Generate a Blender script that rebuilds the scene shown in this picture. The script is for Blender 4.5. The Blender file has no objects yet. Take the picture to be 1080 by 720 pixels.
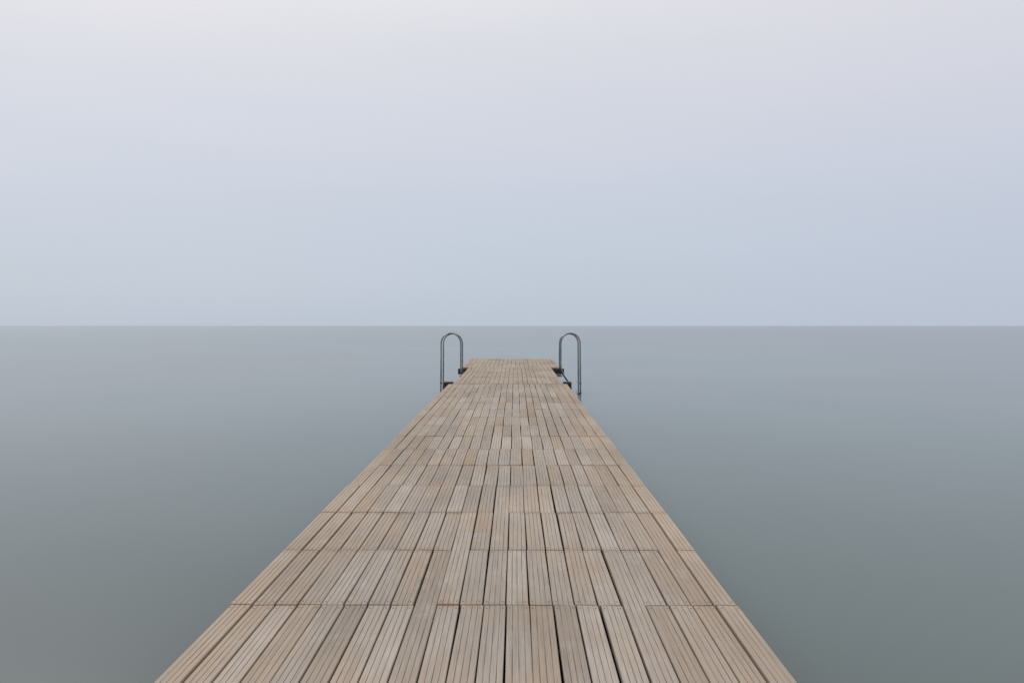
import bpy, bmesh, math, random
from mathutils import Vector
random.seed(23)
S=bpy.context.scene
S.view_settings.view_transform='Standard'
S.view_settings.look='None'
S.view_settings.exposure=0
PITCH=0.0132
CAMZ=1.476
WATER=-0.43

# ---------------------------------------------------------------- helpers
def new_mat(name):
    m=bpy.data.materials.new(name); m.use_nodes=True
    nt=m.node_tree
    return m,nt,nt.nodes['Principled BSDF']
def N(nt,t,**k):
    n=nt.nodes.new(t)
    for a,b in k.items(): setattr(n,a,b)
    return n
def mixc(nt,fac,a,b,blend='MIX'):
    n=nt.nodes.new('ShaderNodeMix'); n.data_type='RGBA'; n.blend_type=blend
    for sock,v in ((n.inputs[0],fac),(n.inputs[6],a),(n.inputs[7],b)):
        if isinstance(v,bpy.types.NodeSocket): nt.links.new(v,sock)
        elif isinstance(v,(int,float)): sock.default_value=v
        else: sock.default_value=(*v,1)
    return n.outputs[2]
def ramp(nt,inp,stops,interp='LINEAR'):
    r=nt.nodes.new('ShaderNodeValToRGB'); r.color_ramp.interpolation=interp
    e=r.color_ramp.elements
    while len(e)<len(stops): e.new(0.5)
    for i,(p,c) in enumerate(stops):
        e[i].position=p
        e[i].color=(c,c,c,1) if isinstance(c,(int,float)) else (*c,1)
    nt.links.new(inp,r.inputs[0]); return r.outputs[0]
def noise(nt,coord,scale,detail=4,rough=.5,vec=(1,1,1),loc=(0,0,0)):
    mp=nt.nodes.new('ShaderNodeMapping'); mp.inputs['Scale'].default_value=vec
    mp.inputs['Location'].default_value=loc
    nt.links.new(coord,mp.inputs[0])
    n=nt.nodes.new('ShaderNodeTexNoise'); n.inputs['Scale'].default_value=scale
    n.inputs['Detail'].default_value=detail; n.inputs['Roughness'].default_value=rough
    nt.links.new(mp.outputs[0],n.inputs['Vector']); return n.outputs[0]
def obj_from_bm(bm,name,mats,parent=None,smooth=False):
    me=bpy.data.meshes.new(name); bm.to_mesh(me); bm.free()
    for m in mats: me.materials.append(m)
    if smooth:
        for p in me.polygons: p.use_smooth=True
    o=bpy.data.objects.new(name,me); S.collection.objects.link(o)
    if parent: o.parent=parent
    return o
def empty(name):
    e=bpy.data.objects.new(name,None); S.collection.objects.link(e); return e
def box(bm,x0,x1,y0,y1,z0,z1,bev=0.0):
    vs=[bm.verts.new(p) for p in ((x0,y0,z0),(x1,y0,z0),(x1,y1,z0),(x0,y1,z0),(x0,y0,z1),(x1,y0,z1),(x1,y1,z1),(x0,y1,z1))]
    fs=[bm.faces.new([vs[i] for i in q]) for q in ((3,2,1,0),(4,5,6,7),(0,1,5,4),(1,2,6,5),(2,3,7,6),(3,0,4,7))]
    if bev:
        es={e for f in fs for e in f.edges}
        bmesh.ops.bevel(bm,geom=list(es),offset=bev,segments=1,affect='EDGES')
def tube(bm,pts,r,seg=12):
    pts=[Vector(p) for p in pts]; rings=[]
    up=None
    for i,p in enumerate(pts):
        t=(pts[min(i+1,len(pts)-1)]-pts[max(i-1,0)]).normalized()
        if up is None:
            up=t.orthogonal().normalized()
        up=(up-t*up.dot(t)).normalized()
        s=t.cross(up)
        rings.append([bm.verts.new(p+r*(math.cos(a)*up+math.sin(a)*s)) for a in [2*math.pi*k/seg for k in range(seg)]])
    for a,b in zip(rings,rings[1:]):
        for k in range(seg):
            bm.faces.new((a[k],a[(k+1)%seg],b[(k+1)%seg],b[k]))
    bm.faces.new(rings[0][::-1]); bm.faces.new(rings[-1])

# ---------------------------------------------------------------- materials
wood,nt,b=new_mat('weathered_decking')
tc=N(nt,'ShaderNodeTexCoord').outputs['Object']
at=N(nt,'ShaderNodeAttribute',attribute_name='bcol')
sep=N(nt,'ShaderNodeSeparateColor'); nt.links.new(at.outputs['Color'],sep.inputs[0])
R,G,B=sep.outputs
cmb=N(nt,'ShaderNodeCombineXYZ'); 
mul=N(nt,'ShaderNodeMath',operation='MULTIPLY'); mul.inputs[1].default_value=37.0
nt.links.new(R,mul.inputs[0]); nt.links.new(mul.outputs[0],cmb.inputs[2]); nt.links.new(mul.outputs[0],cmb.inputs[1])
addv=N(nt,'ShaderNodeVectorMath',operation='ADD'); nt.links.new(tc,addv.inputs[0]); nt.links.new(cmb.outputs[0],addv.inputs[1])
bc=addv.outputs[0]
base=ramp(nt,R,[(0,(.345,.29,.24)),(.3,(.41,.35,.295)),(.6,(.405,.357,.31)),(.85,(.475,.415,.355)),(1,(.375,.30,.23))])
grain=noise(nt,bc,1.0,6,.65,(90,2.2,20))
gr=ramp(nt,grain,[(.25,.66),(.5,1.0),(.75,1.16)])
c=mixc(nt,.9,base,gr,'MULTIPLY')
fib=noise(nt,bc,1.0,3,.6,(420,9,60))
c=mixc(nt,.5,c,ramp(nt,fib,[(.3,.7),(.65,1.15)]),'MULTIPLY')
st=noise(nt,tc,1.0,6,.65,(2.2,1.4,1))
sf=ramp(nt,st,[(.45,0),(.75,.8)])
c=mixc(nt,sf,c,(.42,.305,.205))
en=noise(nt,bc,1.0,4,.6,(14,9,3))
ep=noise(nt,tc,1.0,3,.6,(3.0,1.3,3),(2,7,0))
m0=N(nt,'ShaderNodeMath',operation='MULTIPLY'); nt.links.new(ramp(nt,en,[(.35,0),(.7,.95)]),m0.inputs[0]); nt.links.new(ramp(nt,ep,[(.40,.1),(.60,1)]),m0.inputs[1])
m1=N(nt,'ShaderNodeMath',operation='MULTIPLY'); nt.links.new(G,m1.inputs[0]); nt.links.new(m0.outputs[0],m1.inputs[1])
c=mixc(nt,m1.outputs[0],c,(.34,.23,.145))
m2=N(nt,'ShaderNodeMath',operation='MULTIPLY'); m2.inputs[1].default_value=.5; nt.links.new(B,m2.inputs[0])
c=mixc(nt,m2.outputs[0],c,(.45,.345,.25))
bl=noise(nt,tc,1.0,4,.55,(1.3,.7,1),(5,9,0))
c=mixc(nt,.9,c,ramp(nt,bl,[(.3,.80),(.7,1.13)]),'MULTIPLY')
sa=noise(nt,tc,1.0,6,.7,(5,3,1),(1,2,0))
c=mixc(nt,ramp(nt,sa,[(.56,0),(.72,.4)]),c,(.53,.49,.45))
spk=noise(nt,bc,1.0,2,.5,(120,60,20))
c=mixc(nt,.4,c,ramp(nt,spk,[(.25,.4),(.36,1.0)]),'MULTIPLY')
nt.links.new(c,b.inputs['Base Color']); b.inputs['Roughness'].default_value=.8
b.inputs['Specular IOR Level'].default_value=.25
bp=N(nt,'ShaderNodeBump'); bp.inputs['Strength'].default_value=.35; bp.inputs['Distance'].default_value=.002
nt.links.new(fib,bp.inputs['Height']); nt.links.new(bp.outputs[0],b.inputs['Normal'])

groove,nt,b=new_mat('decking_groove')
tc=N(nt,'ShaderNodeTexCoord').outputs['Object']
n=noise(nt,tc,1,4,.6,(30,3,1))
nt.links.new(ramp(nt,n,[(.35,(.15,.12,.095)),(.62,(.37,.315,.265))]),b.inputs['Base Color']); b.inputs['Roughness'].default_value=.9

dark,nt,b=new_mat('tarred_timber')
tc=N(nt,'ShaderNodeTexCoord').outputs['Object']
n=noise(nt,tc,6,5,.6,(6,1,6))
nt.links.new(ramp(nt,n,[(.3,(.022,.02,.018)),(.7,(.065,.055,.045))]),b.inputs['Base Color']); b.inputs['Roughness'].default_value=.8

steel,nt,b=new_mat('galvanised_steel')
tc=N(nt,'ShaderNodeTexCoord').outputs['Object']
n=noise(nt,tc,9,5,.6)
nt.links.new(ramp(nt,n,[(.35,(.16,.17,.18)),(.65,(.32,.33,.34))]),b.inputs['Base Color'])
b.inputs['Metallic'].default_value=.95; b.inputs['Roughness'].default_value=.24

screwm,nt,b=new_mat('screw_steel')
b.inputs['Base Color'].default_value=(.05,.045,.04,1); b.inputs['Roughness'].default_value=.6

# ---------------------------------------------------------------- pier
pier=empty('wooden_pier')
XL,XR=-1.476,1.143
SP=0.825
D0=3.475
starts=[D0+SP*k for k in range(-7,25)]
bm=bmesh.new(); lay=bm.verts.layers.float_color.new('bcol')
sbm=bmesh.new()
def span(y):
    if y>20.0: return -1.575,1.325
    if y>15.0: return -1.365,1.045
    return XL,XR
NB=22; TH=.032
gaps=[random.uniform(.006,.0135) for _ in range(NB)]
carry={}
for si,y0 in enumerate(starts):
    xl,xr=span(y0+.3)
    p=(xr-xl)/NB
    secoff=random.uniform(-.002,.002)
    secx=random.uniform(-.004,.004)
    for i in range(NB):
        if carry.get(i)==si: continue            # a long board from the previous bay runs through
        y1=y0+SP
        if random.random()<.08 and si+1<len(starts) and span(y1+.3)==(xl,xr):
            y1+=SP; carry[i]=si+1
        gap=gaps[i]+random.uniform(-.0025,.003)
        w=p-gap
        cx=xl+p*(i+.5)+random.uniform(-.002,.002)+secx
        z=random.uniform(-.002,.002)+secoff
        ya=y0+random.uniform(.001,.007); yb=y1-random.uniform(.001,.007)
        rnd=random.random()
        edge=min(i,NB-1-i); e=[1,.7,.35,.15][edge] if edge<4 else 0
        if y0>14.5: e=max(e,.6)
        tilt=random.uniform(-.003,.003); skew=random.uniform(-.002,.002)
        prof=[(-w/2,-TH,0),(-w/2,-.003,0),(-w/2+.003,0,0)]
        for g in (-.25,0,.25):
            gx=g*w; gw=.0019
            prof+=[(gx-gw,0,0),(gx-gw*.6,-.0022,1),(gx+gw*.6,-.0022,1),(gx+gw,0,1)]
        prof+=[(w/2-.003,0,0),(w/2,-.003,0),(w/2,-TH,0)]
        ys=[ya,ya+.002,ya+.07,yb-.07,yb-.002,yb]; ends=[1,1,0,0,1,1]
        rings=[]
        for yy,en_,k in zip(ys,ends,range(6)):
            ring=[]
            sxx=skew*(1 if k>2 else -1)
            for (px,pz,_) in prof:
                zz=pz-(.002 if k in(0,5) and pz>-.01 else 0)
                v=bm.verts.new((cx+px+sxx,yy,z+zz+tilt*px/w)); v[lay]=(rnd,en_,e,1); ring.append(v)
            rings.append(ring)
        L=len(prof)
        for a,c_ in zip(rings,rings[1:]):
            for k in range(L-1):
                f=bm.faces.new((a[k],c_[k],c_[k+1],a[k+1]))
                if prof[k+1][2]: f.material_index=1
            bm.faces.new((a[L-1],c_[L-1],c_[0],a[0]))
        bm.faces.new(rings[0]); bm.faces.new(rings[-1][::-1])
        if y0<12:
            for yy in (ya+.035,yb-.035):
                for sx in (-.375,.375):
                    bmesh.ops.create_circle(sbm,cap_ends=True,segments=8,radius=.0035)
                    sbm.verts.ensure_lookup_table()
                    for v in sbm.verts[-8:]: v.co+=Vector((cx+sx*w,yy,z+.0016+tilt*sx))
bmesh.ops.recalc_face_normals(bm,faces=bm.faces)
obj_from_bm(bm,'deck_boards',[wood,groove],pier)
obj_from_bm(sbm,'deck_screws',[screwm],pier)
bm=bmesh.new()
for y0 in starts:
    xl,xr=span(y0+.3)
    box(bm,xl+.04,xr-.04,y0-.035,y0+.035,-.13,-TH-.006)
    box(bm,xl+.04,xr-.04,y0+SP/2-.025,y0+SP/2+.025,-.13,-TH-.006)
yend=starts[-1]+SP
box(bm,-1.54,1.29,yend-.07,yend-.012,-.17,-TH-.006)
obj_from_bm(bm,'joists',[dark],pier)
bm=bmesh.new()
for x in (XL+.16,-.55,.2,XR-.16): box(bm,x-.045,x+.045,starts[0]+.02,yend-.1,-.30,-.134,.006)
obj_from_bm(bm,'stringers',[dark],pier)
bm=bmesh.new()
box(bm,-1.585,1.245,15.075,15.24,-.19,-.038,.008)
box(bm,-1.585,-1.385,15.07,15.26,-.036,.03,.006)
box(bm,1.065,1.245,15.07,15.26,-.036,.03,.006)
box(bm,-1.67,1.42,19.86,20.04,-.20,-.038,.008)
for y in (-1.5,3.3,9.2,23.6): box(bm,-1.44,1.11,y-.08,y+.08,-.46,-.304,.008)
obj_from_bm(bm,'cross_beams',[dark],pier)
bm=bmesh.new()
for y in (-1.5,3.3,9.2,15.15,19.95,23.6):
    for x in (-1.22,.89):
        tube(bm,[(x,y,-.30),(x,y,-3.2)],.09,16)
obj_from_bm(bm,'piles',[dark],pier,True)
pier.rotation_euler=(PITCH,0,0)

# ---------------------------------------------------------------- bathing ladders
def ladder(side):
    root=empty('swimming_ladder')
    if side<0: xi,xo=-1.515,-2.06
    else: xi,xo=1.265,1.80
    ztop=1.255
    rad=abs(xo-xi)/2; cxm=(xi+xo)/2
    sg=1 if xo>xi else -1
    for j,y in enumerate((18.95,19.55)):
        ztp=ztop+(.0 if j else .015)
        if side>0: pts=[(xi+.22,y,-.10),(xi+.19,y,-.05),(xi+.06,y,.14),(xi+.01,y,.28),(xi,y,.40)]
        else: pts=[(xi+.06,y,-.02),(xi+.03,y,.1),(xi,y,.25)]
        pts+=[(xi,y,ztp-rad-.2)]
        for k in range(0,17):
            a=math.pi*k/16
            pts.append((cxm-sg*rad*math.cos(a),y,ztp-rad*1.05+rad*1.05*math.sin(a)))
        pts+=[(xo,y,ztp-rad-.3),(xo+sg*.01,y,-.2),(xo+sg*.02,y,-1.5)]
        bm=bmesh.new(); tube(bm,pts,.020,14)
        obj_from_bm(bm,'handrail_%d'%(j+1),[steel],root,True)
        bm=bmesh.new(); a_,b_=xi+sg*.04,xi-sg*.36
        box(bm,min(a_,b_),max(a_,b_),y-.04,y+.04,.06,.10,.004)
        obj_from_bm(bm,'fixing_arm_%d'%(j+1),[steel],root)
    bm=bmesh.new()
    for k in range(5):
        z=-.12-.27*k
        box(bm,xo-.045,xo+.045,18.97,19.53,z-.015,z+.015,.004)
    obj_from_bm(bm,'treads',[steel],root)
    return root
ladder(-1); ladder(1)

# ---------------------------------------------------------------- water
wm,nt,b=new_mat('calm_sea')
tc=N(nt,'ShaderNodeTexCoord').outputs['Object']
p1=noise(nt,tc,1,2,.4,(.035,.05,1),(3.1,1.7,0))
p2=noise(nt,tc,1,3,.5,(.22,.16,1),(9,4,0))
col=ramp(nt,p1,[(.3,(.120,.130,.124)),(.5,(.114,.145,.143)),(.7,(.104,.162,.148))])
col=mixc(nt,.6,col,ramp(nt,p2,[(.3,.88),(.7,1.12)]),'MULTIPLY')
nt.links.new(col,b.inputs['Base Color'])
b.inputs['IOR'].default_value=1.33
b.inputs['Roughness'].default_value=.17
bm=bmesh.new()
xs=[-30000,-3000,-300,-60,60,300,3000,30000]; ys=[-3000,-300,-30,60,300,3000,30000]
g=[[bm.verts.new((x,y,0)) for x in xs] for y in ys]
for j in range(len(ys)-1):
    for i in range(len(xs)-1): bm.faces.new((g[j][i],g[j][i+1],g[j+1][i+1],g[j+1][i]))
w=obj_from_bm(bm,'sea_water',[wm]); w.location=(0,0,WATER)

# ---------------------------------------------------------------- sky
W=bpy.data.worlds.new('World'); S.world=W; W.use_nodes=True
nt=W.node_tree; bg=nt.nodes['Background']
tc=N(nt,'ShaderNodeTexCoord').outputs['Generated']
sky=N(nt,'ShaderNodeTexSky',sky_type='NISHITA'); sky.sun_disc=False
sky.sun_elevation=math.radians(42); sky.sun_rotation=math.radians(-40)
sky.air_density=1; sky.dust_density=3
sx=N(nt,'ShaderNodeSeparateXYZ'); nt.links.new(tc,sx.inputs[0])
cl=noise(nt,tc,1,4,.5,(1.3,1.3,8),(6,3,2))
wob=N(nt,'ShaderNodeMath',operation='MULTIPLY_ADD'); wob.inputs[1].default_value=.12; wob.inputs[2].default_value=-.06
nt.links.new(cl,wob.inputs[0])
ad2=N(nt,'ShaderNodeMath',operation='ADD'); nt.links.new(sx.outputs[2],ad2.inputs[0]); nt.links.new(wob.outputs[0],ad2.inputs[1])
grad=ramp(nt,ad2.outputs[0],[(0,(.505,.58,.68)),(.10,(.54,.605,.705)),(.2,(.60,.645,.74)),(.32,(.69,.705,.775)),(.45,(.765,.765,.80)),(1,(1.05,1.05,1.05))],'B_SPLINE')
xr_=N(nt,'ShaderNodeMapRange'); xr_.inputs['From Min'].default_value=-.6; xr_.inputs['From Max'].default_value=.7
nt.links.new(sx.outputs[0],xr_.inputs[0])
tint=ramp(nt,xr_.outputs[0],[(0,(1.01,.997,.99)),(.45,(.99,1.0,1.0)),(1,(1.005,.988,1.0))],'B_SPLINE')
grad=mixc(nt,1.0,grad,tint,'MULTIPLY')
sk=N(nt,'ShaderNodeVectorMath',operation='SCALE'); sk.inputs['Scale'].default_value=.1
nt.links.new(sky.outputs[0],sk.inputs[0])
fin=mixc(nt,.94,sk.outputs[0],grad)
nt.links.new(fin,bg.inputs[0]); bg.inputs[1].default_value=1.0

sl=bpy.data.lights.new('sun','SUN'); sl.energy=.8; sl.angle=math.radians(30); sl.color=(1,.96,.9)
so=bpy.data.objects.new('sun',sl); S.collection.objects.link(so)
el,az=math.radians(42),math.radians(-40)
d=Vector((math.sin(az)*math.cos(el),math.cos(az)*math.cos(el),math.sin(el)))
so.rotation_euler=d.to_track_quat('Z','Y').to_euler(); so.location=d*50

# ---------------------------------------------------------------- camera
cd=bpy.data.cameras.new('camera'); cd.lens=24; cd.sensor_width=36; cd.clip_end=60000; cd.clip_start=.05
co=bpy.data.objects.new('camera',cd); S.collection.objects.link(co)
co.location=(0,0,CAMZ)
co.rotation_euler=(math.radians(90)-16.5/720,0,3.5/720)
S.camera=co
